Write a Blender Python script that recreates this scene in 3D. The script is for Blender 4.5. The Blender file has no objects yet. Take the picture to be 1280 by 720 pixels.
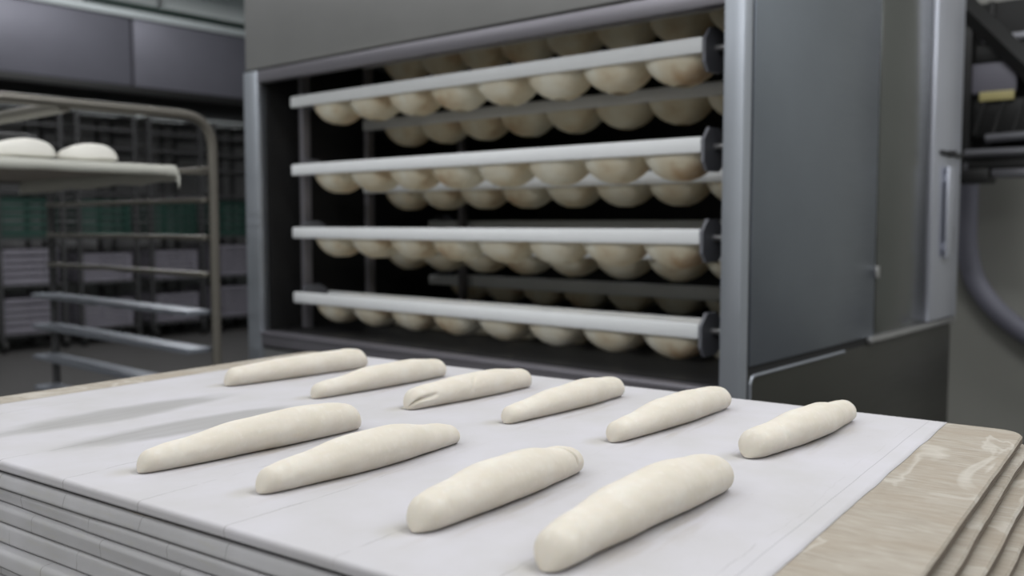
import bpy, bmesh, math, random
from mathutils import Vector, noise
random.seed(7)
C = bpy.context.scene.collection
R = math.radians
ROOM = R(40.8)      # the machine, walls and rack share one direction
STACK = R(35.3)     # the stack of boards is turned slightly

# ------------------------------------------------------------------ helpers
def world(u, n, a=ROOM):
    return (u*math.cos(a)+n*math.sin(a), -u*math.sin(a)+n*math.cos(a))

class Root:
    """Empty at a thing's base; parts are given in the same u (across), n (away), z (up) frame."""
    def __init__(s, name, u, n, z, label, cat, group=None, frame=ROOM):
        o = bpy.data.objects.new(name, None); C.objects.link(o)
        o.empty_display_size = .1
        x, y = world(u, n, frame)
        o.location = (x, y, z); o.rotation_euler = (0, 0, -frame)
        o['label'] = label; o['category'] = cat
        if group: o['group'] = group
        s.o = o; s.off = Vector((u, n, z))

def link(name, bm, mat, parent=None, off=Vector((0,0,0)), smooth=True, solid=None, frame=None, label=None, subsurf=0):
    me = bpy.data.meshes.new(name)
    if off.length: bmesh.ops.translate(bm, verts=bm.verts, vec=-off)
    bmesh.ops.recalc_face_normals(bm, faces=bm.faces)
    bm.to_mesh(me); bm.free()
    o = bpy.data.objects.new(name, me); C.objects.link(o)
    me.materials.append(mat)
    if parent: o.parent = parent
    if frame is not None: o.rotation_euler = (0, 0, -frame)
    if smooth:
        for p in me.polygons: p.use_smooth = True
        m = o.modifiers.new('e', 'EDGE_SPLIT'); m.split_angle = R(38)
    if solid:
        m = o.modifiers.new('s', 'SOLIDIFY'); m.thickness = solid; m.offset = -1
    if label: o['label'] = label
    return o

def part(root, name, bm, mat, **k): return link(name, bm, mat, root.o, root.off, **k)

def sub(root, parent, name, bm, mat, **k): return link(name, bm, mat, parent, root.off, **k)

def single(name, bm, mat, u, n, z, label, cat, group=None, frame=ROOM, **k):
    """a thing that is one mesh, its origin at its base"""
    o = link(name, bm, mat, None, Vector((u, n, z)), **k)
    x, y = world(u, n, frame); o.location = (x, y, z); o.rotation_euler = (0, 0, -frame)
    o['label'] = label; o['category'] = cat
    if group: o['group'] = group
    return o

def box(bm, u0, u1, n0, n1, z0, z1, bev=0.0, seg=2):
    r = bmesh.ops.create_cube(bm, size=1)
    vs = r['verts']
    for v in vs:
        v.co = Vector(((u0+u1)/2+v.co.x*(u1-u0), (n0+n1)/2+v.co.y*(n1-n0), (z0+z1)/2+v.co.z*(z1-z0)))
    if bev:
        es = {e for v in vs for e in v.link_edges}
        bmesh.ops.bevel(bm, geom=list(es), offset=bev, segments=seg, affect='EDGES', profile=.5)
    return bm

def B(*a, **k): return box(bmesh.new(), *a, **k)

def tube(bm, pts, r, seg=12, caps=True, flat=1.0):
    pts = [Vector(p) for p in pts]; rings = []
    up = Vector((0, 0, 1)); prev = None
    for i, p in enumerate(pts):
        t = (pts[min(i+1, len(pts)-1)]-pts[max(i-1, 0)]).normalized()
        if prev is None:
            a = t.cross(up)
            if a.length < .05: a = t.cross(Vector((1, 0, 0)))
        else: a = prev-t*prev.dot(t)
        a.normalize(); prev = a; b = t.cross(a)
        rr = r[i] if isinstance(r, (list, tuple)) else r
        rings.append([bm.verts.new(p+(a*math.cos(2*math.pi*k/seg)*rr+b*math.sin(2*math.pi*k/seg)*rr*flat)) for k in range(seg)])
    for A, D in zip(rings, rings[1:]):
        for k in range(seg): bm.faces.new((A[k], A[(k+1) % seg], D[(k+1) % seg], D[k]))
    if caps:
        bm.faces.new(rings[0]); bm.faces.new(rings[-1])
    return bm

def arc_path(corner_pts, rad, steps=8):
    """polyline with rounded corners"""
    P = [Vector(p) for p in corner_pts]; out = [P[0]]
    for a, b, c in zip(P, P[1:], P[2:]):
        d0 = (a-b).normalized(); d1 = (c-b).normalized()
        s = b+d0*rad; e = b+d1*rad
        for k in range(steps+1):
            t = k/steps
            out.append(s*(1-t)**2+b*2*t*(1-t)+e*t*t)
    out.append(P[-1]); return out

def structure(o): o['kind'] = 'structure'; return o

def copy_thing(root):
    r = root.copy(); C.objects.link(r)
    for ch in list(root.children):
        c = ch.copy(); C.objects.link(c); c.parent = r
        for g in ch.children:
            d = g.copy(); C.objects.link(d); d.parent = c
    return r

# ------------------------------------------------------------------ materials
def lin(c): return tuple((x/255/12.92 if x/255 <= .04045 else ((x/255+.055)/1.055)**2.4) for x in c)

class Mat:
    def __init__(s, name):
        s.m = bpy.data.materials.new(name); s.m.use_nodes = True
        s.t = s.m.node_tree; s.p = s.t.nodes['Principled BSDF']
    def n(s, typ, **k):
        nd = s.t.nodes.new(typ)
        for a, v in k.items(): setattr(nd, a, v)
        return nd
    def l(s, a, b): s.t.links.new(a, b)
    def set(s, **k):
        for a, v in k.items(): s.p.inputs[a.replace('_', ' ')].default_value = v
        return s
    def coord(s): return s.n('ShaderNodeTexCoord').outputs['Object']
    def mapping(s, scale=(1, 1, 1), loc=(0, 0, 0), rot=(0, 0, 0), src=None):
        mp = s.n('ShaderNodeMapping'); mp.inputs['Scale'].default_value = scale
        mp.inputs['Location'].default_value = loc; mp.inputs['Rotation'].default_value = rot
        s.l(src or s.coord(), mp.inputs['Vector']); return mp.outputs['Vector']
    def noise(s, scale, detail=4, src=None, rough=.55, dist=0):
        nd = s.n('ShaderNodeTexNoise'); nd.inputs['Scale'].default_value = scale
        nd.inputs['Detail'].default_value = detail; nd.inputs['Roughness'].default_value = rough
        nd.inputs['Distortion'].default_value = dist
        s.l(src or s.coord(), nd.inputs['Vector']); return nd.outputs['Fac']
    def ramp(s, fac, stops):
        r = s.n('ShaderNodeValToRGB'); e = r.color_ramp.elements
        while len(e) < len(stops): e.new(.5)
        for el, (p, c) in zip(e, stops):
            el.position = p; el.color = (*c, 1) if not isinstance(c, float) else (c, c, c, 1)
        s.l(fac, r.inputs['Fac']); return r.outputs['Color']
    def mix(s, fac, a, b, mode='MIX'):
        nd = s.n('ShaderNodeMix', data_type='RGBA', blend_type=mode)
        for v, i in ((fac, 0), (a, 6), (b, 7)):
            if isinstance(v, (int, float)): nd.inputs[i].default_value = v
            elif isinstance(v, tuple): nd.inputs[i].default_value = (*v, 1)
            else: s.l(v, nd.inputs[i])
        return nd.outputs[2]
    def math(s, op, a, b=0.0, c=0.0):
        nd = s.n('ShaderNodeMath', operation=op)
        for v, i in ((a, 0), (b, 1), (c, 2)):
            if isinstance(v, (int, float)): nd.inputs[i].default_value = v
            else: s.l(v, nd.inputs[i])
        return nd.outputs[0]
    def col(s, c): s.l(c, s.p.inputs['Base Color']) if not isinstance(c, tuple) else s.set(Base_Color=(*c, 1)); return s
    def bump(s, h, strength=.3, dist=.002):
        b = s.n('ShaderNodeBump'); b.inputs['Strength'].default_value = strength; b.inputs['Distance'].default_value = dist
        s.l(h, b.inputs['Height']); s.l(b.outputs['Normal'], s.p.inputs['Normal']); return s

def steel(name, c, rough=.38, metal=.75, brush=(1, 1, 60), var=.12, smudge=3.0):
    M = Mat(name)
    b = M.noise(6, 3, M.mapping(brush)); s = M.noise(smudge, 4)
    cc = M.mix(M.math('MULTIPLY', s, 1.0), tuple(x*(1-var) for x in c), tuple(min(1, x*(1+var)) for x in c))
    M.col(cc); M.set(Metallic=metal)
    M.l(M.math('MULTIPLY_ADD', b, .16, rough-.08), M.p.inputs['Roughness'])
    M.bump(b, .04, .001)
    return M.m

def plain(name, c, rough=.6, metal=0, var=.1, scale=8.0, bump=0.0):
    M = Mat(name); s = M.noise(scale, 5)
    M.col(M.mix(s, tuple(x*(1-var) for x in c), tuple(min(1, x*(1+var)) for x in c)))
    M.set(Roughness=rough, Metallic=metal)
    if bump: M.bump(s, bump)
    return M.m

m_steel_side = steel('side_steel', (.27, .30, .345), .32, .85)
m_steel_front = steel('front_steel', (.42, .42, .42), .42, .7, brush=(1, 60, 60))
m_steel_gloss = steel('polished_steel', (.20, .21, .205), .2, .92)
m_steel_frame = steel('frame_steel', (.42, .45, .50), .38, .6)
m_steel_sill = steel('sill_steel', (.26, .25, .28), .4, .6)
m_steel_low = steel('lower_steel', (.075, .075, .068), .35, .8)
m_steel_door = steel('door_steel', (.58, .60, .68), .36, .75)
m_trim = steel('trim_steel', (.55, .55, .56), .3, .9)
m_gap = plain('dark_rubber', (.012, .012, .013), .7)
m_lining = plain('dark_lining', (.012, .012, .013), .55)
m_rail = plain('white_rail', (.90, .92, .94), .45, 0, .04, 20)
m_guide = steel('guide_steel', (.30, .29, .32), .4, .5)
m_endplate = plain('grey_end_plate', (.17, .175, .20), .5)
m_tube = steel('rack_steel', (.17, .16, .14), .42, .5)
m_shelf = steel('shelf_steel', (.24, .26, .30), .38, .5)
m_hood = steel('hood_steel', (.15, .15, .18), .5, .45)
m_hoodtrim = plain('pale_trim', (.45, .49, .50), .5)
m_pipe = plain('dark_green_pipe', (.02, .035, .03), .5)
m_dark = plain('dark_machine', (.022, .022, .022), .5, .2)
m_darkpost = plain('dark_post', (.05, .05, .052), .5, .2)
m_violet = plain('violet_grey_panel', (.17, .165, .20), .5)
m_yellow = plain('yellow_strip', (.50, .44, .20), .5, 0, .15, 30)
m_bar = steel('bar_steel', (.30, .30, .33), .35, .7)
m_reflection = plain('violet_grey_reflection', (.20, .20, .25), .55)  # tint of the wall's curved reflection, put into a colour
m_green = plain('green_crate', (.014, .045, .035), .5, 0, .3, 5)
m_greycrate = plain('grey_crate', (.21, .20, .235), .55, 0, .3, 5)
m_cupboard = plain('pale_cupboard', (.42, .42, .43), .6, 0, .3, 2.5)
m_loaf = plain('floured_loaf', (.88, .86, .80), .8, 0, .05, 12)
m_black = plain('black_rubber', (.008, .008, .008), .6)
m_bottle = plain('white_plastic', (.5, .5, .48), .4)
m_wall = plain('wall_paint', (.36, .36, .33), .6, 0, .06, 1.5)
m_wallfar = plain('far_wall_paint', (.45, .47, .47), .7, 0, .2, 1.2)
m_ceil = plain('ceiling_paint', (.55, .60, .60), .7, 0, .05, 1.0)

def floor_mat():
    M = Mat('floor_tiles')
    br = M.n('ShaderNodeTexBrick'); br.offset = 0
    M.l(M.mapping((3, 3, 3)), br.inputs['Vector'])
    br.inputs['Color1'].default_value = (.075, .072, .07, 1); br.inputs['Color2'].default_value = (.085, .082, .08, 1)
    br.inputs['Mortar'].default_value = (.04, .04, .04, 1); br.inputs['Mortar Size'].default_value = .012
    br.inputs['Row Height'].default_value = .5
    s = M.noise(3, 5)
    M.col(M.mix(M.math('MULTIPLY', s, .5), br.outputs['Color'], (.05, .05, .05))); M.set(Roughness=.45)
    return M.m
m_floor = floor_mat()

def wood_mat():
    M = Mat('weathered_plywood')
    oi = M.n('ShaderNodeObjectInfo'); rnd = oi.outputs['Random']
    add = M.n('ShaderNodeVectorMath', operation='ADD'); cmb = M.n('ShaderNodeCombineXYZ')
    M.l(M.math('MULTIPLY', rnd, 9.0), cmb.inputs[0]); M.l(M.math('MULTIPLY', rnd, 5.0), cmb.inputs[1])
    M.l(M.coord(), add.inputs[0]); M.l(cmb.outputs[0], add.inputs[1]); v = add.outputs[0]
    g = M.noise(7, 6, M.mapping((3.5, 22, 60), src=v), .6, .9)
    big = M.noise(9, 4, M.mapping((1, 1.6, 1), src=v), .6, .8)
    c = M.ramp(g, [(.25, lin((140, 131, 118))), (.5, lin((160, 152, 140))), (.75, lin((175, 168, 158)))])
    c = M.mix(M.ramp(big, [(.42, 0.0), (.66, 0.55)]), c, lin((150, 138, 122)), 'MIX')
    # flour smears
    fl = M.noise(3.5, 3, M.mapping((2.4, 1, 3), (3, 1, 0), (0, 0, .6), src=v), .5, 1.0)
    c = M.mix(M.ramp(fl, [(.53, 0.0), (.555, .45), (.60, 0.0)]), c, lin((200, 196, 188)))
    # layered plies and dark cracks on the edges
    ge = M.n('ShaderNodeNewGeometry')
    sp = M.n('ShaderNodeSeparateXYZ'); M.l(M.coord(), sp.inputs[0])
    nn = M.n('ShaderNodeVectorTransform', vector_type='NORMAL', convert_from='WORLD', convert_to='OBJECT')
    M.l(ge.outputs['Normal'], nn.inputs[0]); s2 = M.n('ShaderNodeSeparateXYZ'); M.l(nn.outputs[0], s2.inputs[0])
    side = M.math('LESS_THAN', M.math('ABSOLUTE', s2.outputs[2]), .6)
    w = M.noise(6, 4, M.mapping((1, 3, 1), src=v), .6, 0)
    ply = M.math('SINE', M.math('MULTIPLY_ADD', sp.outputs[2], 1900.0, M.math('MULTIPLY', w, 14.0)))
    edge = M.mix(M.math('MULTIPLY_ADD', ply, .5, .5), lin((84, 73, 64)), lin((150, 138, 124)))
    c = M.mix(side, c, edge)
    M.col(c); M.set(Roughness=.72)
    M.bump(M.math('ADD', g, M.math('MULTIPLY', side, M.math('MULTIPLY', ply, .6))), .35, .0012)
    return M.m
m_wood = wood_mat()

def ellipse_mask(M, xy, cx, cy, hx, hy, ang, wob, inner=.60):
    """1 inside an ellipse in the board's own frame, wobbling edge"""
    x = M.math('SUBTRACT', xy[0], cx); y = M.math('SUBTRACT', xy[1], cy)
    ca, sa = math.cos(ang), math.sin(ang)
    a = M.math('DIVIDE', M.math('ADD', M.math('MULTIPLY', x, ca), M.math('MULTIPLY', y, -sa)), hx)
    b = M.math('DIVIDE', M.math('ADD', M.math('MULTIPLY', x, sa), M.math('MULTIPLY', y, ca)), hy)
    d = M.math('SQRT', M.math('ADD', M.math('MULTIPLY', a, a), M.math('MULTIPLY', b, b)))
    d = M.math('ADD', d, wob)
    mr = M.n('ShaderNodeMapRange'); mr.interpolation_type = 'SMOOTHSTEP'
    mr.inputs['From Min'].default_value = inner; mr.inputs['From Max'].default_value = 1.15
    mr.inputs['To Min'].default_value = 1; mr.inputs['To Max'].default_value = 0
    M.l(d, mr.inputs['Value']); return mr.outputs[0]

BU, BN, BZ = -.9, .575, .887      # base of the topmost board (its object coordinates start here)
DOUGHS = [  # start and end of each baguette (stack frame)
    ((-1.4189, 1.0869), (-1.376, 1.4087)),
    ((-1.1945, 1.0944), (-1.17, 1.4167)),
    ((-0.999, 1.116), (-0.965, 1.414)),
    ((-0.8076, 1.1215), (-0.7825, 1.4305)),
    ((-0.6184, 1.1082), (-0.5925, 1.4374)),
    ((-0.4334, 1.1318), (-0.3974, 1.4544)),
    ((-1.0044, 0.6406), (-0.9698, 0.9758)),
    ((-0.8175, 0.6671), (-0.7947, 0.9897)),
    ((-0.5905, 0.6679), (-0.5848, 0.9602)),
    ((-0.4301, 0.6548), (-0.4091, 0.9926))]

def canvas_mat(name, top):
    M = Mat(name)
    sp = M.n('ShaderNodeSeparateXYZ'); M.l(M.coord(), sp.inputs[0]); X, Y, Z = sp.outputs
    oi = M.n('ShaderNodeObjectInfo'); rnd = oi.outputs['Random']
    base = M.noise(9, 5); weave = M.noise(900, 2, M.mapping((1, 1, 1)))
    c = M.mix(M.ramp(base, [(.3, 0.0), (.7, 1.0)]), lin((184, 182, 183)) if top else lin((170, 169, 170)), lin((192, 190, 195)) if top else lin((182, 181, 184)))  # lower boards' base darkened: shade on the stack front put into the colour
    # worn floury fold lines running across the board
    wob = M.math('MULTIPLY', M.math('SUBTRACT', M.noise(9, 4), .5), .03)
    shift = 0.0 if top else M.math('MULTIPLY', rnd, .15)
    xx = M.math('ADD', M.math('ADD', X, wob), shift)
    per = M.math('ABSOLUTE', M.math('SUBTRACT', M.math('FRACT', M.math('DIVIDE', M.math('ADD', xx, 10.0-.018), .15)), .5))
    line = M.math('LESS_THAN', per, .0045)
    brk = M.ramp(M.noise(22, 3, M.mapping((1, 1, 1), (5, 2, 1))), [(.40, 0.0), (.52, 1.0)])
    fade = M.n('ShaderNodeMapRange'); fade.inputs['From Min'].default_value = .02; fade.inputs['From Max'].default_value = .35
    fade.inputs['To Min'].default_value = 1; fade.inputs['To Max'].default_value = .12; M.l(Y, fade.inputs['Value'])
    lm = M.math('MULTIPLY', M.math('MULTIPLY', line, brk), fade.outputs[0])
    c = M.mix(M.math('MULTIPLY', lm, .6), c, lin((110, 106, 104)))
    if top:
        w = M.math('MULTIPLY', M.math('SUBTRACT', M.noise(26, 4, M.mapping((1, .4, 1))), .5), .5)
        st = ellipse_mask(M, (X, Y), -1.352-BU, .835-BN, .054, .205, R(.5), w)
        st = M.math('MAXIMUM', st, ellipse_mask(M, (X, Y), -1.185-BU, .845-BN, .048, .20, R(4), w))
        st = M.math('MAXIMUM', st, M.math('MULTIPLY', ellipse_mask(M, (X, Y), -1.150-BU, .90-BN, .008, .13, R(8), w), .9))
        streak = M.noise(60, 3, M.mapping((1, .08, 1)))
        st = M.math('MULTIPLY', st, M.math('MULTIPLY_ADD', streak, .5, .62))
        c = M.mix(M.math('MULTIPLY', st, .72), c, lin((142, 141, 138)))
        # flour and crumbs rubbed off beside each baguette; shade painted at its near tip
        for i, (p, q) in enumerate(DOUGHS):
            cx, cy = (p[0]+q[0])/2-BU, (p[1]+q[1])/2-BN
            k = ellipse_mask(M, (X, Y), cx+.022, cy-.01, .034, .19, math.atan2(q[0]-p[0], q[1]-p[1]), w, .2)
            tip_shade = ellipse_mask(M, (X, Y), p[0]-BU-.018, p[1]-BN, .025, .032, 0, w, .1)
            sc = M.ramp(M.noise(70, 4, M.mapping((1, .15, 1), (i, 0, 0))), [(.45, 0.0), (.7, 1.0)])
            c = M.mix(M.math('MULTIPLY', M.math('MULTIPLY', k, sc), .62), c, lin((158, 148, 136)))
            c = M.mix(M.math('MULTIPLY', tip_shade, .40), c, lin((165, 160, 145)))
        # dotted seam along the right hem
        ws = M.math('MULTIPLY', M.math('SUBTRACT', M.noise(7, 2), .5), .004)
        sl = M.math('LESS_THAN', M.math('ABSOLUTE', M.math('SUBTRACT', M.math('ADD', X, ws), -.293-BU)), .0006)
        dash = M.math('GREATER_THAN', M.math('SINE', M.math('MULTIPLY', Y, 900.0)), -.35)
        c = M.mix(M.math('MULTIPLY', M.math('MULTIPLY', sl, dash), .6), c, lin((120, 120, 124)))
    else:
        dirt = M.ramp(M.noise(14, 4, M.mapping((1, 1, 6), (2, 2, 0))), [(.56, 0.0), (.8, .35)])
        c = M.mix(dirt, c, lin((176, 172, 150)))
    # fine wear specks
    spk = M.ramp(M.noise(120, 3), [(.70, 0.0), (.78, .25)])
    c = M.mix(spk, c, lin((150, 146, 140)))
    M.col(c); M.set(Roughness=.92)
    M.p.inputs['Specular IOR Level'].default_value = .15
    M.bump(M.math('ADD', M.math('MULTIPLY', weave, .5), M.math('MULTIPLY', base, 2.0)), .12, .001)
    return M.m
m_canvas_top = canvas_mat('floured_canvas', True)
m_canvas_shaded = canvas_mat('canvas', False)

def dough_mat():
    M = Mat('floured_dough')
    a = M.noise(28, 6); b = M.noise(120, 4); s = M.noise(40, 4, M.mapping((1, .35, 1)))
    c = M.ramp(a, [(.3, lin((206, 199, 185))), (.52, lin((211, 204, 192))), (.72, lin((216, 211, 201)))])
    c = M.mix(M.ramp(b, [(.56, 0.0), (.72, .35)]), c, lin((224, 219, 211)))
    c = M.mix(M.ramp(s, [(.60, 0.0), (.78, .22)]), c, lin((206, 194, 172)))
    M.col(c); M.set(Roughness=.75)
    M.p.inputs['Subsurface Weight'].default_value = .15
    M.p.inputs['Subsurface Radius'].default_value = (.012, .007, .004)
    M.p.inputs['Specular IOR Level'].default_value = .25
    M.bump(M.math('ADD', M.math('MULTIPLY', a, 1.2), M.math('MULTIPLY', b, .5)), .30, .0015)
    return M.m
m_dough = dough_mat()

def pocket_mat():
    M = Mat('cream_pocket')
    s = M.noise(6, 3)
    c = M.ramp(s, [(.40, lin((240, 236, 220))), (.56, lin((226, 215, 190))), (.72, lin((190, 156, 116)))])
    M.col(c); M.set(Roughness=.7)
    return M.m
m_pocket = pocket_mat()
m_underside = plain('plain_linen', lin((198, 198, 190)), .9, 0, .08, 12)

# ------------------------------------------------------------------ room shell
UL, UR, NB, NF, H = -11.0, 5.0, 5.6, -5.0, 4.2
def shell(name, args, mat):
    return structure(link(name, B(*args), mat, smooth=False, frame=ROOM))
shell('floor', (UL-.1, UR+.1, NF-.1, 9.1, -.1, 0), m_floor)
shell('ceiling', (UL-.1, UR+.1, NF-.1, 9.1, H, H+.1), m_ceil)
shell('wall_left', (UL-.1, UL, NF, 9, 0, H), m_wallfar)
shell('wall_right', (UR, UR+.1, NF, 9, 0, H), m_wall)
shell('wall_front', (UL, UR, NF-.1, NF, 0, H), m_wall)
shell('wall_back', (-2.6, UR, NB, NB+.1, 0, H), m_wall)      # behind the proofer, to its right
shell('wall_rear', (UL, UR, 9, 9.1, 0, H), m_wallfar)

# ------------------------------------------------------------------ stack of couche boards
def rounded_plank(u0, u1, n0, n1, z0, z1, rad, jig, seed, side=True):
    bm = bmesh.new(); pts = []
    rnd = random.Random(seed)
    for cx, cy, a0 in ((u1-rad, n0+rad, -90), (u1-rad, n1-rad, 0), (u0+rad, n1-rad, 90), (u0+rad, n0+rad, 180)):
        for k in range(7):
            a = R(a0+k*15); pts.append((cx+rad*math.cos(a), cy+rad*math.sin(a)))
    dense = []
    for i, p in enumerate(pts):
        q = pts[(i+1) % len(pts)]; d = math.dist(p, q); m = max(1, int(d/.03))
        for k in range(m):
            t = k/m; x = p[0]*(1-t)+q[0]*t; y = p[1]*(1-t)+q[1]*t
            w = noise.noise(Vector((x*7+seed, y*7, seed*1.7)))*jig + noise.noise(Vector((x*30+seed, y*30, seed)))*jig*.4
            c = Vector((x-(u0+u1)/2, y-(n0+n1)/2)); c.normalize()
            dense.append((x+c.x*w, y+c.y*w))
    sag = lambda x, y: noise.noise(Vector((x*1.7+seed*3, y*1.7, 2)))*.0025*(0 if seed == 1 else 1)
    prof = ((-.002, z0), (0, z0+.002), (0, z1-.0025), (-.0025, z1))
    loops = []
    for off, z in prof:
        lp = []
        for x, y in dense:
            c = Vector((x-(u0+u1)/2, y-(n0+n1)/2)); L = c.length
            lp.append(bm.verts.new((x+c.x/L*off, y+c.y/L*off, z+sag(x, y))))
        loops.append(lp)
    n = len(dense)
    for A, D in zip(loops, loops[1:]):
        for k in range(n): bm.faces.new((A[k], A[(k+1) % n], D[(k+1) % n], D[k]))
    bm.faces.new(loops[0]); bm.faces.new(loops[-1])
    return bm

def canvas_cover(u0, u1, n0, n1, z0, z1, seed, loose, zb):
    """cloth wrapped over the top and round the long edges of a board, its front fold reaching the board below"""
    bm = bmesh.new(); NU = 150
    rows = []; r = .0055; slope = (random.Random(seed).random()-.35)*.006*loose
    prof = [(n0+.10, z0-.001, 0), (n0+.03, zb+.002, .3), (n0+.010, zb, .8), (n0+.0045, zb-.0002, 1), (n0+.0015, zb+.0010, 1), (n0+.0005, zb+.003, 1)]
    for k in range(5): prof.append((n0+.0005, zb+.005+(z1-r-zb-.005)*k/4, 1-.15*k))
    for k in range(1, 6):
        a = R(180-k*18); prof.append((n0+.0005+r+math.cos(a)*r, z1-r+math.sin(a)*r, .3-.05*k))
    m = 40
    for k in range(1, m): prof.append((n0+.012+(n1-n0-.02)*k/m, z1, 0))
    for k in range(7):
        a = R(90-k*22.5); prof.append((n1-.004+math.cos(a)*.006, (z0+z1)/2+math.sin(a)*(z1-z0)/2, 0))
    prof.append((n1-.08, z0-.001, 0))
    for i in range(NU+1):
        t = i/NU; u = u0+(u1-u0)*t; row = []
        wob = noise.noise(Vector((u*3.0, seed*5.1, 0)))
        wob2 = noise.noise(Vector((u*9, seed*3.3, 4)))
        lift = max(0, noise.noise(Vector((u*2.2, seed*2.9, 9))))*.010*loose
        for j, (n, z, w) in enumerate(prof):
            dn = w*(wob*.004+wob2*.0010)*loose - w*slope
            dz = min(w, 1)*lift if z < z1-.008 else 0
            e = noise.noise(Vector((n*14, seed, i)))*.0016 if i in (0, NU) else 0
            row.append(bm.verts.new((u+e, n+dn, z+dz)))
        rows.append(row)
    for A, D in zip(rows, rows[1:]):
        for j in range(len(prof)-1): bm.faces.new((A[j], A[j+1], D[j+1], D[j]))
    return bm

# z of plank bottom, thickness, shifts
stack = [(.8870, .0120, 0, 0, 0), (.8680, .0125, .012, .003, .25), (.8490, .0125, .026, .001, -.2), (.8290, .0125, .036, -.005, -.35),
         (.8060, .0125, .055, -.001, .3), (.7800, .0125, .060, -.014, .4), (.7560, .0125, .05, -.004, -.3), (.7350, .0125, .085, -.012, .4),
         (.7130, .0125, .13, -.005, 0), (.6910, .0125, .15, -.010, .3), (.6690, .0125, .14, -.004, -.3), (.6470, .0125, .16, -.010, 0)]
ords = ['second', 'third', 'fourth', 'fifth', 'sixth', 'seventh', 'eighth', 'ninth', 'tenth', 'eleventh', 'twelfth']
for i, (z0, th, du, dn, rot) in enumerate(stack):
    lab = ('topmost plywood board wrapped in white canvas, carrying ten raw baguettes' if i == 0 else
           'canvas wrapped plywood board, %s from the top of the stack' % ords[i-1])
    rt = Root('couche_board', BU, BN, z0, lab, 'board', 'canvas covered boards in the stack', STACK)
    if rot: rt.o.rotation_euler = (0, 0, -STACK+R(rot))
    part(rt, 'plank', rounded_plank(-1.662+du, -.163+du*1.0, BN+.004+dn, 1.522+dn, z0, z0+th, .035, .0022 if i else .0012, i+1), m_wood)
    z1 = z0+th+.0012
    part(rt, 'canvas_cover', canvas_cover(-1.585+du*.8, -.268+du*.9, BN+dn, 1.523+dn, z0-.0005, z1, i+1, 0.12 if i == 0 else 1.0, (z0-.001 if i == 0 else (stack[i+1][0]+stack[i+1][1]+.0025 if i+1 < len(stack) else z0-.002))), m_canvas_top if i == 0 else m_canvas_shaded, solid=.0012)

# dolly under the stack (just below the frame of the picture)
rt = Root('stack_dolly', -.85, 1.05, 0, 'low wooden dolly on castors under the stack of boards', 'dolly', None, STACK)
bm = bmesh.new(); box(bm, -1.60, -.05, .60, 1.50, .58, .642, .006)
part(rt, 'deck', bm, m_wood)
bm = bmesh.new()
for a in (-1.5, -.15):
    for b_ in (.68, 1.42): box(bm, a-.03, a+.03, b_-.03, b_+.03, .12, .58)
part(rt, 'frame', bm, m_darkpost)
for a in (-1.5, -.15):
    for b_ in (.68, 1.42):
        part(rt, 'castor', tube(bmesh.new(), [(a-.018, b_, .06), (a+.018, b_, .06)], .06, 24), m_black)

# ------------------------------------------------------------------ baguettes
def dough(i, p, q, prof, Rm, bend, grooves, label, split=False, hgt=.92, ztop=.9004):
    bm = bmesh.new()
    Lx, Ly = q[0]-p[0], q[1]-p[1]; L = math.hypot(Lx, Ly)
    ang = math.atan2(Lx, Ly)
    NR, NS = 220, 60
    def interp(t, tab):
        for (a, va), (b, vb) in zip(tab, tab[1:]):
            if a <= t <= b:
                s = (t-a)/(b-a); s = s*s*(3-2*s); return va*(1-s)+vb*s
        return tab[-1][1]
    rings = []
    for k in range(NR+1):
        t = .5-.5*math.cos(math.pi*k/NR)   # rings crowd at the ends
        y = t*L
        r = 0
        for o in (-.03, 0, .03): r += interp(min(1, max(0, t+o)), prof)/3
        r *= Rm
        r0 = interp(0, prof)*Rm*1.0; r1 = interp(1, prof)*Rm*1.0
        cap = 1
        if y < r0: cap = math.sqrt(max(0, 1-(1-y/r0)**2))
        if L-y < r1: cap *= math.sqrt(max(0, 1-(1-(L-y)/r1)**2))
        cap = max(cap, .02)
        cx = bend*math.sin(math.pi*t) + .0012*noise.noise(Vector((t*4, i*3.1, 0)))
        ring = []
        for m in range(NS):
            a = 2*math.pi*m/NS
            ca, sa = math.cos(a), math.sin(a)
            x = r*cap*1.06*ca; z = r*cap*hgt*sa
            nz = noise.noise(Vector((x*35+i*7, y*14, z*35)))*.0011 + noise.noise(Vector((x*110+i*3, y*60, z*110)))*.00035
            d = nz*cap
            for (t0, slope, w, dep, lo, hi, step) in grooves:
                if lo < a < hi:
                    tt = t-(t0+slope*math.sin(a-math.pi/2)+.006*noise.noise(Vector((a*2, i, 0))))
                    edge = min(1, (a-lo)/.35, (hi-a)/.35)
                    d -= dep*math.exp(-(tt/w)**2)*edge
                    if step: d += step*edge*(1/(1+math.exp(-max(-30, min(30, tt/(w*.7)))))) * math.exp(-max(0, tt)*9)
            if split and t < .17:
                f = 1-t/.17
                aa = .05+1.2*t
                d -= .013*f**.7*math.exp(-((a-aa)/.17)**2)
            x += d*ca; z += d*sa
            base = -r*cap*hgt*.86
            if z < base: z = base+(z-base)*.3
            ring.append(bm.verts.new((cx+x, y, z)))
        mz = min(v.co.z for v in ring)
        # soft dough sags onto the canvas; the tips lift only a little
        lift = .0012*(1-cap)
        for v in ring: v.co.z += -mz+lift
        rings.append(ring)
    for A, D in zip(rings, rings[1:]):
        for m in range(NS): bm.faces.new((A[m], A[(m+1) % NS], D[(m+1) % NS], D[m]))
    bm.faces.new(rings[0]); bm.faces.new(rings[-1])
    o = link('baguette_dough', bm, m_dough)
    for md in list(o.modifiers): o.modifiers.remove(md)
    x, y = world(p[0], p[1], STACK)
    o.location = (x, y, ztop); o.rotation_euler = (0, 0, -STACK-ang)
    o['label'] = label; o['category'] = 'bread dough'; o['group'] = 'raw baguettes on the top board'
    return o

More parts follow.
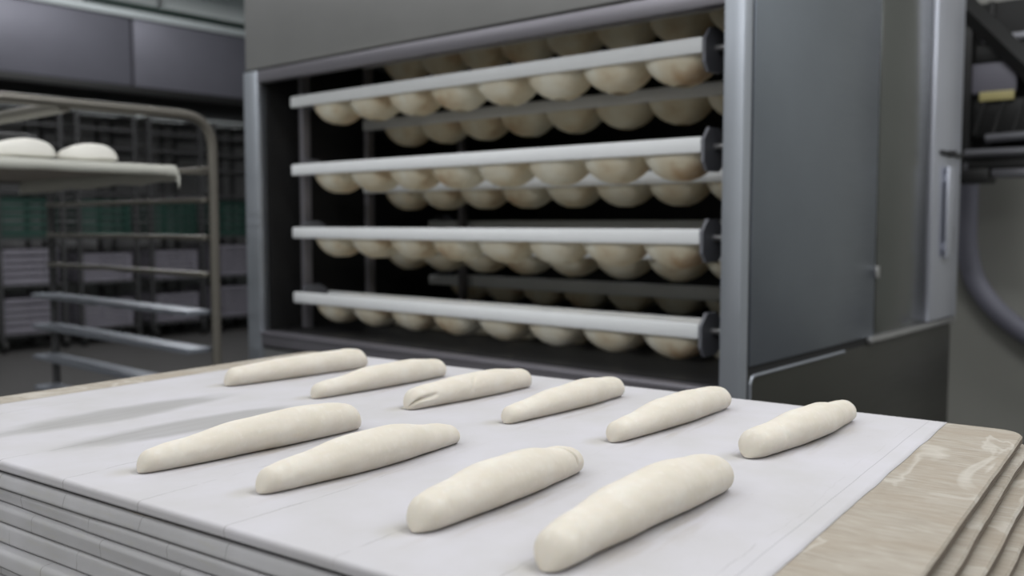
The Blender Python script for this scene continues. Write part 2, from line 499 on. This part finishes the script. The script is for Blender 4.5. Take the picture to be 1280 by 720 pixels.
T = math.pi
labs = ['raw baguette at the far left corner of the board, leftmost of the back row',
        'raw baguette second from left in the back row, plain tapered left tip',
        'raw baguette in the back row with a split folded left tip',
        'raw baguette in the back row, just right of the split tipped one',
        'raw baguette fifth from left in the back row, in front of the cabinet corner post',
        'raw baguette at the far right of the back row, bowed and near the bare wood',
        'raw baguette leftmost of the front row, beside the two grey imprints',
        'raw baguette second from left in the front row, with a narrow right tip',
        'raw baguette in the front row with a seam line across its right end',
        'thick raw baguette nearest the camera, rightmost of the front row']
profs = [
    [(0, .72), (.12, .80), (.4, .92), (.7, .98), (.9, .95), (1, .82)],
    [(0, .58), (.15, .70), (.4, .95), (.65, 1.0), (.9, .84), (1, .72)],
    [(0, .70), (.15, .84), (.4, .96), (.65, 1.0), (.9, .84), (1, .72)],
    [(0, .56), (.15, .68), (.4, .90), (.65, .98), (.85, .86), (1, .76)],
    [(0, .60), (.15, .72), (.4, .96), (.6, 1.0), (.85, .88), (1, .76)],
    [(0, .76), (.15, .84), (.4, 1.0), (.6, .98), (.85, .76), (1, .66)],
    [(0, .56), (.15, .72), (.4, .95), (.65, 1.04), (.85, .98), (1, .78)],
    [(0, .58), (.15, .76), (.4, 1.0), (.6, 1.02), (.85, .74), (1, .52)],
    [(0, .66), (.15, .84), (.4, 1.02), (.62, 1.0), (.85, .80), (1, .62)],
    [(0, .66), (.15, .82), (.4, 1.0), (.65, 1.08), (.85, .98), (1, .76)]]
grv = [
    [(.80, 0, .02, .0006, .6, 2.6, .0022)],
    [(.70, 0, .03, .0004, .6, 2.6, .0014)],
    [(.52, .10, .010, .0022, -.3, 1.2, .0008)],
    [(.70, .02, .02, .0005, .5, 2.6, .0018)],
    [(.72, .02, .03, .0004, .5, 2.6, .0012)],
    [(.78, .02, .018, .0006, .8, 2.8, .0020), (.2, .03, .012, .0008, -.1, 1.5, 0)],
    [(.17, .03, .012, .0010, -.1, 1.6, .0005)],
    [(.13, .03, .012, .0009, -.1, 1.6, .0005)],
    [(.84, -.05, .0048, .0045, -.2, 2.7, .0008), (.12, .02, .012, .0007, -.1, 1.5, 0)],
    [(.13, .03, .012, .0008, -.1, 1.5, 0)]]
bends = [.003, .004, .003, .004, .006, .010, .004, .008, .004, -.004]
radii = [.0250, .0248, .0250, .0250, .0258, .0262, .0262, .0262, .0268, .0278]
for i, (p, q) in enumerate(DOUGHS):
    dough(i, p, q, profs[i], radii[i], bends[i], grv[i], labs[i], split=(i == 2))

# ------------------------------------------------------------------ proofing cabinet
U0, U1, N0, N1, ZT = -3.337, -1.115, 2.208, 4.03, 2.35
OL, OR, OB, OT = -3.245, -1.175, .765, 1.765
rt = Root('proofing_cabinet', (U0+U1)/2, N0, 0, 'large stainless steel proofing cabinet with open front behind the boards', 'proofing cabinet')
bm = bmesh.new()
box(bm, U0, OL, N0+.004, N1, .02, ZT)              # left wall
box(bm, OR, U1-.012, N0+.004, N1, .02, ZT)         # right wall
box(bm, OL, OR, N1-.05, N1, .02, ZT)
box(bm, OL, OR, N0+.004, N1-.05, .02, OB-.005)     # base block
box(bm, OL, OR, N0+.004, N1-.05, 2.15, ZT); box(bm, OL, OR, N0+.004, N0+.03, OT+.01, 2.15)
part(rt, 'cabinet_body', bm, m_steel_low, smooth=False)
part(rt, 'upper_front_panel', B(U0, U1-.058, N0-.004, N0+.004, 1.822, ZT, .003), m_steel_front)
part(rt, 'lower_front_panel', B(U0+.05, U1-.058, N0-.004, N0+.004, .05, .695, .003), m_steel_front)
bm = bmesh.new(); box(bm, U0, OL, N0-.016, N0+.03, .02, 1.812, .005)
part(rt, 'left_post', bm, m_steel_frame)
bm = bmesh.new(); box(bm, OR, U1, N0-.018, N0+.03, .02, ZT, .006)
part(rt, 'right_post', bm, m_steel_frame)
part(rt, 'top_frame', B(OL, OR, N0-.012, N0+.03, OT, 1.812, .004), m_steel_sill)
bm = bmesh.new(); box(bm, OL, OR, N0-.014, N0+.04, .705, OB, .004); box(bm, OL, OR, N0-.02, N0-.010, .752, .758)
part(rt, 'bottom_frame', bm, m_steel_sill)
bm = bmesh.new()
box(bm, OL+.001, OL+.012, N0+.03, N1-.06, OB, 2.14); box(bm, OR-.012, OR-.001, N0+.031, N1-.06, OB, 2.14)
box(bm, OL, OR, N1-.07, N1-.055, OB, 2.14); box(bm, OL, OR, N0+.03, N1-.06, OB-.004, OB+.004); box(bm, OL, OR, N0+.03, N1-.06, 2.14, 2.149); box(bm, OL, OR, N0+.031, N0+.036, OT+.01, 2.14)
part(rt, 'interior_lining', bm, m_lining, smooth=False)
# right side
part(rt, 'side_panel', B(U1-.012, U1+.002, 2.246, 3.145, .825, ZT, .003), m_steel_side)
part(rt, 'seam_strip', B(U1-.012, U1-.004, 2.22, 4.02, .05, ZT), m_gap)
part(rt, 'polished_panel', B(U1-.012, U1+.001, 3.157, 3.668, .825, ZT, .003), m_steel_gloss)
dr = part(rt, 'service_door', B(U1-.012, U1+.018, 3.685, 4.03, .83, ZT, .006), m_steel_door)
part(rt, 'side_ledge', B(U1-.005, U1+.016, 3.085, 4.035, .806, .826, .003), m_trim)
bm = bmesh.new(); box(bm, U1-.012, U1-.002, 2.25, 4.03, .04, .800, .004)
part(rt, 'lower_side_panel', bm, m_steel_low)
part(rt, 'lower_panel_edge', tube(bmesh.new(), arc_path([(U1-.001, 2.252, .1), (U1-.001, 2.252, .798), (U1-.001, 2.9, .798)], .03), .004, 8), m_steel_frame)
sub(rt, dr, 'latch', tube(box(bmesh.new(), U1+.012, U1+.030, 3.75, 4.02, 1.463, 1.479, .003), [(U1+.018, 3.86, 1.471), (U1+.045, 3.86, 1.471)], .013, 14), m_gap)
bm = box(bmesh.new(), U1+.030, U1+.040, 3.80, 3.885, 1.07, 1.42, .004); box(bm, U1+.016, U1+.032, 3.82, 3.86, 1.10, 1.13); box(bm, U1+.016, U1+.032, 3.82, 3.86, 1.36, 1.39)
sub(rt, dr, 'door_handle', bm, m_steel_door)
sub(rt, dr, 'keyhole_slot', B(U1+.014, U1+.022, 3.925, 3.955, 1.085, 1.19, .003), m_gap)
part(rt, 'hinge_bracket', B(U1, U1+.012, 3.135, 3.165, 1.02, 1.06, .003), m_trim)
# guide posts of the chain inside
for (u, n, w) in ((-3.178, 2.375, .013), (-3.11, 2.66, .012), (-1.205, 2.56, .010), (-2.86, 2.98, .012)):
    bm = bmesh.new(); box(bm, u-w, u+w, n-.02, n+.02, OB+.004, 2.138, .003)
    part(rt, 'guide_post', bm, m_guide)

# hanging trays: a white rail, eight cream pockets, an end plate each side
def pocket_bm(uc, n0, ztop, hw=.107, dep=.165, h=.090):
    bm = bmesh.new(); S = 28; K = 9; rings = []
    nc = n0+dep/2
    for outer in (1, 0):
        seq = range(K+1) if outer else range(K, -1, -1)
        for k in seq:
            f = k/K*.985
            s = (1-f**1.9)**.62
            s = .10+.90*s
            off = 0 if outer else .003
            ring = []
            for m in range(S):
                a = 2*math.pi*m/S; c, sn = math.cos(a), math.sin(a)
                e = 2/3.2
                x = abs(c)**e*(1 if c > 0 else -1); y = abs(sn)**e*(1 if sn > 0 else -1)
                ring.append(bm.verts.new((uc+x*(hw*s-off), nc+y*((dep/2)*(.2+.8*s)-off), ztop-h*f+off*.6)))
            rings.append(ring)
    for A, D in zip(rings, rings[1:]):
        for m in range(S): bm.faces.new((A[m], A[(m+1) % S], D[(m+1) % S], D[m]))
    bm.faces.new(rings[K]) if False else None
    # outer bottom and inner bottom caps, rim
    A, D = rings[0], rings[-1]
    for m in range(S): bm.faces.new((A[m], A[(m+1) % S], D[(m+1) % S], D[m]))
    return bm

def make_tray(n0, ztop, label, group):
    ul, ur = -3.12, -1.277
    rt = Root('proofing_tray', (ul+ur)/2, n0, ztop-.046, label, 'proofing tray', group)
    bm = bmesh.new()
    box(bm, ul, ur, n0, n0+.022, ztop-.044, ztop, .006)
    part(rt, 'front_rail', bm, m_rail)
    bm = bmesh.new()
    box(bm, ul+.01, ur, n0+.165, n0+.180, ztop-.030, ztop-.004, .004)
    part(rt, 'back_rail', bm, m_rail)
    for k in range(8):
        part(rt, 'dough_pocket', pocket_bm(-1.390-.2186*k, n0+.010, ztop-.026), m_pocket)
    bm = bmesh.new()
    for s, u in ((1, ur+.001), (-1, ul-.011)):
        bm = bmesh.new()
        pts = [(n0+.000, -.060), (n0+.02, -.085), (n0+.085, -.085), (n0+.12, -.06), (n0+.12, .0), (n0+.085, .035), (n0+.03, .035), (n0+.0, .0)]
        if s < 0: pts = [(n+.05, z*.55+.015) for n, z in pts]
        A = [bm.verts.new((u, n, ztop+z-.008)) for n, z in pts]; D = [bm.verts.new((u+.010, n, ztop+z-.008)) for n, z in pts]
        bm.faces.new(A); bm.faces.new(D)
        for k in range(len(pts)): bm.faces.new((A[k], A[(k+1) % 8], D[(k+1) % 8], D[k]))
        part(rt, 'end_plate', bm, m_endplate)
        part(rt, 'hanger_pin', tube(bmesh.new(), [(u+(.010 if s > 0 else -.02), n0+.06, ztop-.025), (u+(.055 if s > 0 else 0), n0+.06, ztop-.025)], .009, 12), m_trim)
    return rt

tz = [1.705, 1.437, 1.187, .927]
names = ['topmost', 'second', 'third', 'lowest']
FG, BG = 'front trays in the proofing cabinet', 'trays behind the front ones in the cabinet'
for z, nm in zip(tz, names):
    make_tray(2.262, z, 'white railed tray with cream pockets, %s of the four along the cabinet opening' % (nm if nm != 'second' else 'second from top') if nm != 'third' else 'white railed tray with cream pockets, third from top along the cabinet opening', FG)
base = make_tray(2.262+.37, 1.705-.062, 'dim pocket tray just behind and below the topmost front tray', BG)
def dup_tray(src, n, z, label, group):
    o = copy_thing(src.o); x, y = world((-3.12-1.277)/2, n); o.location = (x, y, z-.046); o['label'] = label; o['group'] = group
    return o
for z, nm in ((1.437-.062, 'second'), (1.187-.062, 'third'), (.927-.062, 'lowest')):
    dup_tray(base, 2.262+.37, z, 'dim pocket tray directly behind and below the %s front tray' % nm, BG)
dup_tray(base, 2.262+.37, 1.905, 'dim pocket tray partly cut off by the top of the cabinet opening', BG)
for z, nm in ((1.215, 'upper'), (.965, 'lower')):
    dup_tray(base, 3.02, z, 'dark %s tray rail in the deepest part of the cabinet' % nm, 'trays deep in the cabinet')

# ------------------------------------------------------------------ tray rack at left
RU, RN, RZ = -3.04, 1.864, 1.585
rt = Root('tray_rack', -3.68, 1.46, 0, 'steel tube tray rack with rounded top corners left of the cabinet', 'rack')
def u_frame(u):
    return tube(bmesh.new(), arc_path([(u, 1.05, .1), (u, 1.05, RZ), (u, RN, RZ), (u, RN, .1)], .12, 10), .017, 14)
part(rt, 'side_frame', u_frame(RU), m_tube)
part(rt, 'side_frame', u_frame(-4.40), m_darkpost)
part(rt, 'top_crossbar', tube(bmesh.new(), [(RU, 1.34, RZ-.01), (-4.40, 1.34, RZ-.01)], .022, 12), m_tube)
for z, mt in ((1.285, m_tube), (1.150, m_tube), (1.015, m_tube), (.878, m_shelf), (.740, m_shelf), (.600, m_shelf), (.46, m_shelf)):
    bm = bmesh.new(); box(bm, -4.38, RU-.02, RN-(.11 if mt == m_shelf else .035), RN-.005, z-.009, z+.009, .003)
    part(rt, 'shelf_bar', bm, mt)
part(rt, 'tray_runner', B(RU-.05, RU-.005, 1.07, RN-.02, 1.378, 1.386, .001), m_tube)
part(rt, 'tray_runner', B(-4.40, -4.35, 1.07, RN-.02, 1.378, 1.386, .001), m_tube)
part(rt, 'shelf_bar', B(-4.39, RU, RN-.012, RN+.008, 1.392, 1.408, .003), m_tube)
bm = bmesh.new(); box(bm, -4.40, RU, 1.05-.015, 1.065, .10, .13); box(bm, -4.40, RU, RN-.015, RN+.015, .10, .13)
part(rt, 'base_rail', bm, m_tube)
for u in (RU, -4.40):
    for n in (1.05, RN): part(rt, 'castor', tube(bmesh.new(), [(u-.015, n, .05), (u+.015, n, .05)], .05, 20), m_black)

# board with canvas and two loaves resting on the rack
rt = Root('couche_board', -3.7, 1.4, 1.387, 'canvas draped board carrying two loaves on the steel tube rack', 'board')
part(rt, 'plank', B(-4.36, RU-.005, 1.08, 1.70, 1.387, 1.402, .003), m_wood)
bm = bmesh.new(); K = 60; rows = []
for i in range(K+1):
    u = RU+.006-1.35*i/K
    lowf = 1.352+(.012*noise.noise(Vector((u*5, 1, 0))))-.022*i/K
    prof = [(1.05, 1.385), (1.06, 1.404)]+[(1.06+.65*k/12, 1.4045+.0015*noise.noise(Vector((u*6, k, 0)))) for k in range(1, 13)]+[(1.722, 1.398), (1.728, (1.398+lowf)/2), (1.724+.006*noise.noise(Vector((u*8, 0, 3))), lowf)]
    if i == 0: rows.append([bm.verts.new((u+.003, n, min(z, 1.404)-.034+.004*noise.noise(Vector((n*9, 0, 0))))) for n, z in prof])
    rows.append([bm.verts.new((u, n, z)) for n, z in prof])
for A, D in zip(rows, rows[1:]):
    for j in range(len(A)-1): bm.faces.new((A[j], A[j+1], D[j+1], D[j]))
part(rt, 'canvas_cover', bm, m_underside, solid=.003)
def loaf(u, n, L, w, h, label, seed):
    bm = bmesh.new(); bmesh.ops.create_uvsphere(bm, u_segments=40, v_segments=24, radius=1)
    for v in bm.verts:
        x, y, z = v.co
        y2 = abs(y)**.85*(1 if y > 0 else -1)
        k = 1+.18*y - .1*(y < 0)*abs(y)
        z2 = z*h*k if z > 0 else z*h*.25
        v.co = Vector((x*w*k, y2*L, z2+h*.25))+Vector((0, 0, .003*noise.noise(v.co*2+Vector((seed, 0, 0)))))
    o = link('bread_loaf', bm, m_loaf)
    x, y = world(u, n); o.location = (x, y, 1.4065); o.rotation_euler = (0, 0, -ROOM)
    o['label'] = label; o['category'] = 'bread dough'; o['group'] = 'raw loaves on the rack board'
loaf(-3.13, 1.24, .105, .05, .052, 'pale raw loaf on the rack board, cut by the left edge of the photo', 3)
loaf(-3.13, 1.45, .10, .05, .050, 'pale raw loaf on the rack board, right one of the two', 9)

# ------------------------------------------------------------------ far left: hood, pipe, crate trolleys
HU = -9.0
rt = Root('extractor_hood', HU-.5, 4.6, 2.57, 'long grey steel extractor hood above the crate trolleys', 'hood')
for a, b_ in ((1.0, 4.64), (4.67, 9.0-.02)):
    bm = bmesh.new(); box(bm, HU-.9, HU, a, b_, 2.57, 3.24, .01)
    part(rt, 'hood_panel', bm, m_hood)
part(rt, 'hood_lip', B(HU-.92, HU+.03, 1.0, 8.97, 3.24, 3.31, .006), m_hoodtrim)
part(rt, 'hood_underside', B(HU-1.6, HU-.01, 1.0, 8.97, 2.50, 2.568, .004), m_black)
bm = bmesh.new()
for n in (2.0, 5.2, 8.4): box(bm, HU-.5, HU-.46, n, n+.04, 3.3, 4.2)
part(rt, 'hanger_rod', bm, m_trim)
bm = tube(bmesh.new(), [(HU-.02, 4.2, 3.357), (HU-.02, 8.98, 3.357)], .042, 14)
tube(bm, [(HU-.02, 4.25, 3.36), (HU-.02, 4.25, 4.19)], .042, 14)
single('overhead_pipe', bm, m_pipe, HU-.02, 4.25, 3.315, 'dark green pipe running along the top edge of the extractor hood', 'pipe')

def trolley(nc, label):
    w = .62; u0, u1 = -9.95, -9.15
    rt = Root('crate_trolley', (u0+u1)/2, nc, 0, label, 'trolley', 'crate trolleys under the hood')
    for n in (nc-w/2+.02, nc+w/2-.02):
        for u in (u0, u1): part(rt, 'post', B(u-.018, u+.018, n-.018, n+.018, .12, 2.30), m_darkpost)
    for z in (.16, .62, 1.06, 1.50, 1.78, 1.96, 2.14, 2.29):
        bm = bmesh.new(); box(bm, u0, u1, nc-w/2+.02, nc-w/2+.045, z-.012, z+.012); box(bm, u0, u1, nc+w/2-.045, nc+w/2-.02, z-.012, z+.012)
        box(bm, u1-.012, u1+.012, nc-w/2, nc+w/2, z-.012, z+.012)
        box(bm, u0-.012, u0+.012, nc-w/2, nc+w/2, z-.012, z+.012)
        part(rt, 'shelf_frame', bm, m_darkpost)
    for n in (nc-w/2+.03, nc+w/2-.03):
        for u in (u0, u1): part(rt, 'castor', tube(bmesh.new(), [(u, n-.02, .06), (u, n+.02, .06)], .062, 18), m_black)
    return rt
def crate_bm():
    bm = bmesh.new(); L, W, Hh, t = .31, .24, .30, .012     # half sizes, height
    box(bm, -L, L, -W, W, 0, t)
    for s in (-1, 1):
        for k in range(5):
            z = .02+k*.058
            box(bm, -L, L, s*W-t/2, s*W+t/2, z, z+.036); box(bm, s*L-t/2, s*L+t/2, -W, W, z, z+.036)
        for q in (-1, 1): box(bm, s*L-.03, s*L+.006, q*W-.03, q*W+.006, 0, Hh)
    box(bm, -L-.012, L+.012, -W-.012, -W+.008, Hh-.02, Hh); box(bm, -L-.012, L+.012, W-.008, W+.012, Hh-.02, Hh)
    box(bm, -L-.012, -L+.008, -W, W, Hh-.02, Hh); box(bm, L-.008, L+.012, -W, W, Hh-.02, Hh)
    return bm
g_me = crate_bm(); gm = bpy.data.meshes.new('crate'); g_me.to_mesh(gm); g_me.free(); gm.materials.append(m_green)
gm2 = gm.copy(); gm2.materials.clear(); gm2.materials.append(m_greycrate)
tn = [2.95+.74*k for k in range(8)]
tnames = ['at the left edge', 'second from left', 'third from left', 'fourth from left', 'fifth from left', 'sixth from left, beside the cabinet']
tn = tn[:6]
for k, nc in enumerate(tn):
    trolley(nc, 'dark steel crate trolley under the hood, '+tnames[k])
    for z, me, colr, lv in ((.172, gm2, 'grey', 'bottom'), (.632, gm2, 'grey', 'middle'), (1.072, gm, 'green', 'upper'), (1.512, gm, 'green', 'top')):
        if lv == 'top': continue
        for q, (dz, nm) in enumerate(((0, 'lower'),)):
            o = bpy.data.objects.new('storage_crate', me); C.objects.link(o)
            x, y = world(-9.5, nc); o.location = (x, y, z); o.rotation_euler = (0, 0, -ROOM)
            o.scale = (1, 1.0, (.95, 1.3, 1.1, 1.25, .9, 1.2)[(k*2+len(lv)) % 6])
            o['label'] = '%s plastic crate on %s shelf of trolley %s' % (colr, lv, tnames[k])
            o['category'] = 'crate'; o['group'] = 'crates on the trolleys'
single('wall_cupboard', B(-10.98, -10.3, 2.0, 8.5, .9, 2.4, .01), m_cupboard, -10.8, 5, .9, 'long pale grey cupboard on the far left wall behind the trolleys', 'cupboard')

# ------------------------------------------------------------------ far right: dark dough machine, tube added for a reflection
rt = Root('dough_divider', -.7, 5.2, 0, 'dark dough dividing machine with steel bars right of the cabinet', 'dough machine')
a, b_ = -1.385, -.95
bm = bmesh.new(); box(bm, a, a+.055, 5.0, 5.06, 1.42, 2.35, .004); box(bm, a+.10, a+.125, 5.10, 5.13, 1.42, 2.3, .004)
part(rt, 'upright', bm, m_dark)
bm = bmesh.new()
tube(bm, [(a-.06, 5.0, 2.36), (b_, 5.0, 1.80)], .055, 4)
part(rt, 'sloping_arm', bm, m_dark)
part(rt, 'support_post', B(b_-.08, b_, 5.0, 5.14, 0, 2.3, .006), m_dark)
part(rt, 'cross_bar', B(a+.10, b_, 5.0, 5.03, 2.08, 2.115, .005), m_bar)
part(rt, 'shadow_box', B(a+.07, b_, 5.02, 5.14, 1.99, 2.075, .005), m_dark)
part(rt, 'back_panel', B(a+.03, b_, 5.14, 5.16, 1.5, 2.30), m_dark)
pn = part(rt, 'display_panel', B(a+.055, a+.255, 5.02, 5.05, 1.84, 1.985, .006), m_violet)
sub(rt, pn, 'yellow_strip', B(a+.095, a+.250, 5.008, 5.022, 1.80, 1.845, .003), m_yellow)
bm = bmesh.new(); box(bm, a+.055, b_, 5.03, 5.14, 1.62, 1.81, .02)
for k in range(4): tube(bm, [(a+.07+k*.09, 5.02, 1.64), (a+.12+k*.09, 5.02, 1.80)], .01, 6)
part(rt, 'roller_housing', bm, m_dark)
part(rt, 'upper_roller', tube(bmesh.new(), [(a+.14, 4.98, 1.615), (b_, 4.98, 1.625)], .022, 14), m_bar)
part(rt, 'lower_roller', tube(bmesh.new(), [(a+.05, 4.97, 1.545), (b_, 4.97, 1.545)], .022, 14), m_bar)
part(rt, 'conveyor_bed', B(a+.02, b_, 4.98, 5.14, 1.47, 1.52, .006), m_dark)
part(rt, 'motor_box', B(a+.0, a+.16, 4.96, 5.12, 1.40, 1.47, .01), m_dark)
part(rt, 'bed_plate', B(a+.17, b_, 4.97, 5.12, 1.425, 1.465, .006), m_bar)
part(rt, 'steel_leg', B(a+.045, a+.06, 4.97, 4.985, 1.40, 1.50), m_bar)
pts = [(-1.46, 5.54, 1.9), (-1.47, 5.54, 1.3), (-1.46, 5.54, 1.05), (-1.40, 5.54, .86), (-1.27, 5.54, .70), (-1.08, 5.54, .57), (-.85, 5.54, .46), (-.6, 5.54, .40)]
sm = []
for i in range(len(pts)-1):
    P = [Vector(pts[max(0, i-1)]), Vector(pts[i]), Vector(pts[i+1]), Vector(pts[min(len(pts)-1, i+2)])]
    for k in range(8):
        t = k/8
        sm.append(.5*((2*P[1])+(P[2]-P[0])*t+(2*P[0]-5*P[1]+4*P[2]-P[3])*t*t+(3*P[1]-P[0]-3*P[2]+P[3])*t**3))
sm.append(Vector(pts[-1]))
single('reflection_band', tube(bmesh.new(), sm, .055, 18), m_reflection, -1.1, 5.54, .4, 'thick violet grey tube added for a curved reflection on the right wall', 'reflection stand-in')  # added tube; a curved reflection on the wall is built as this shape

# ------------------------------------------------------------------ lights
def area(name, u, n, z, su, sn, power, color=(1, 1, 1), rot=(0, 0, 0)):
    l = bpy.data.lights.new(name, 'AREA'); l.shape = 'RECTANGLE'; l.size = su; l.size_y = sn; l.energy = power; l.color = color
    o = bpy.data.objects.new(name, l); C.objects.link(o)
    x, y = world(u, n); o.location = (x, y, z); o.rotation_euler = (rot[0], rot[1], -ROOM+rot[2])
    return o
cool = (.98, .99, 1.0)
for u, n, pw in ((-2.2, .9, 20), (.6, .9, 9), (-1.8, -1.4, 28), (1.4, -1.6, 20), (-1.6, -3.6, 84), (1.6, -3.6, 56),
                 (-5.4, .9, 40), (-5.4, -2.4, 45), (3.4, .9, 32)):
    area('wall_fill', u, n, 4.1, 2.6, .5, pw, cool)
area('wall_fill', -7.2, 3.6, 4.1, .5, 2.6, 90, cool)
area('wall_fill', .2, 2.2, 4.1, 2.6, .5, 70, cool)
area('wall_fill', 2.3, 4.3, 4.1, 2.0, .5, 55, cool)  # unseen lamp, added to brighten the wall under the dough machine
area('wall_fill', -9.9, 6.0, 4.1, .4, 2.6, 25, cool)  # unseen lamp, added to lift the far left wall above the hood
w = bpy.data.worlds.new('w'); bpy.context.scene.world = w; w.use_nodes = True
w.node_tree.nodes['Background'].inputs[0].default_value = (.5, .55, .6, 1)
w.node_tree.nodes['Background'].inputs[1].default_value = .05

# ------------------------------------------------------------------ camera
cd = bpy.data.cameras.new('camera'); cam = bpy.data.objects.new('camera', cd); C.objects.link(cam)
cam.location = (0, 0, 1.2); cam.rotation_euler = (math.pi/2-math.atan(80/1165), 0, 0)
cd.sensor_width = 36; cd.lens = 1165/1280*36
cd.dof.use_dof = True; cd.dof.focus_distance = 1.22; cd.dof.aperture_fstop = 3.2
S = bpy.context.scene; S.camera = cam
S.view_settings.view_transform = 'Standard'; S.view_settings.look = 'None'
S.view_settings.gamma = 1; S.view_settings.use_curve_mapping = False
S.view_settings.exposure = 0.2
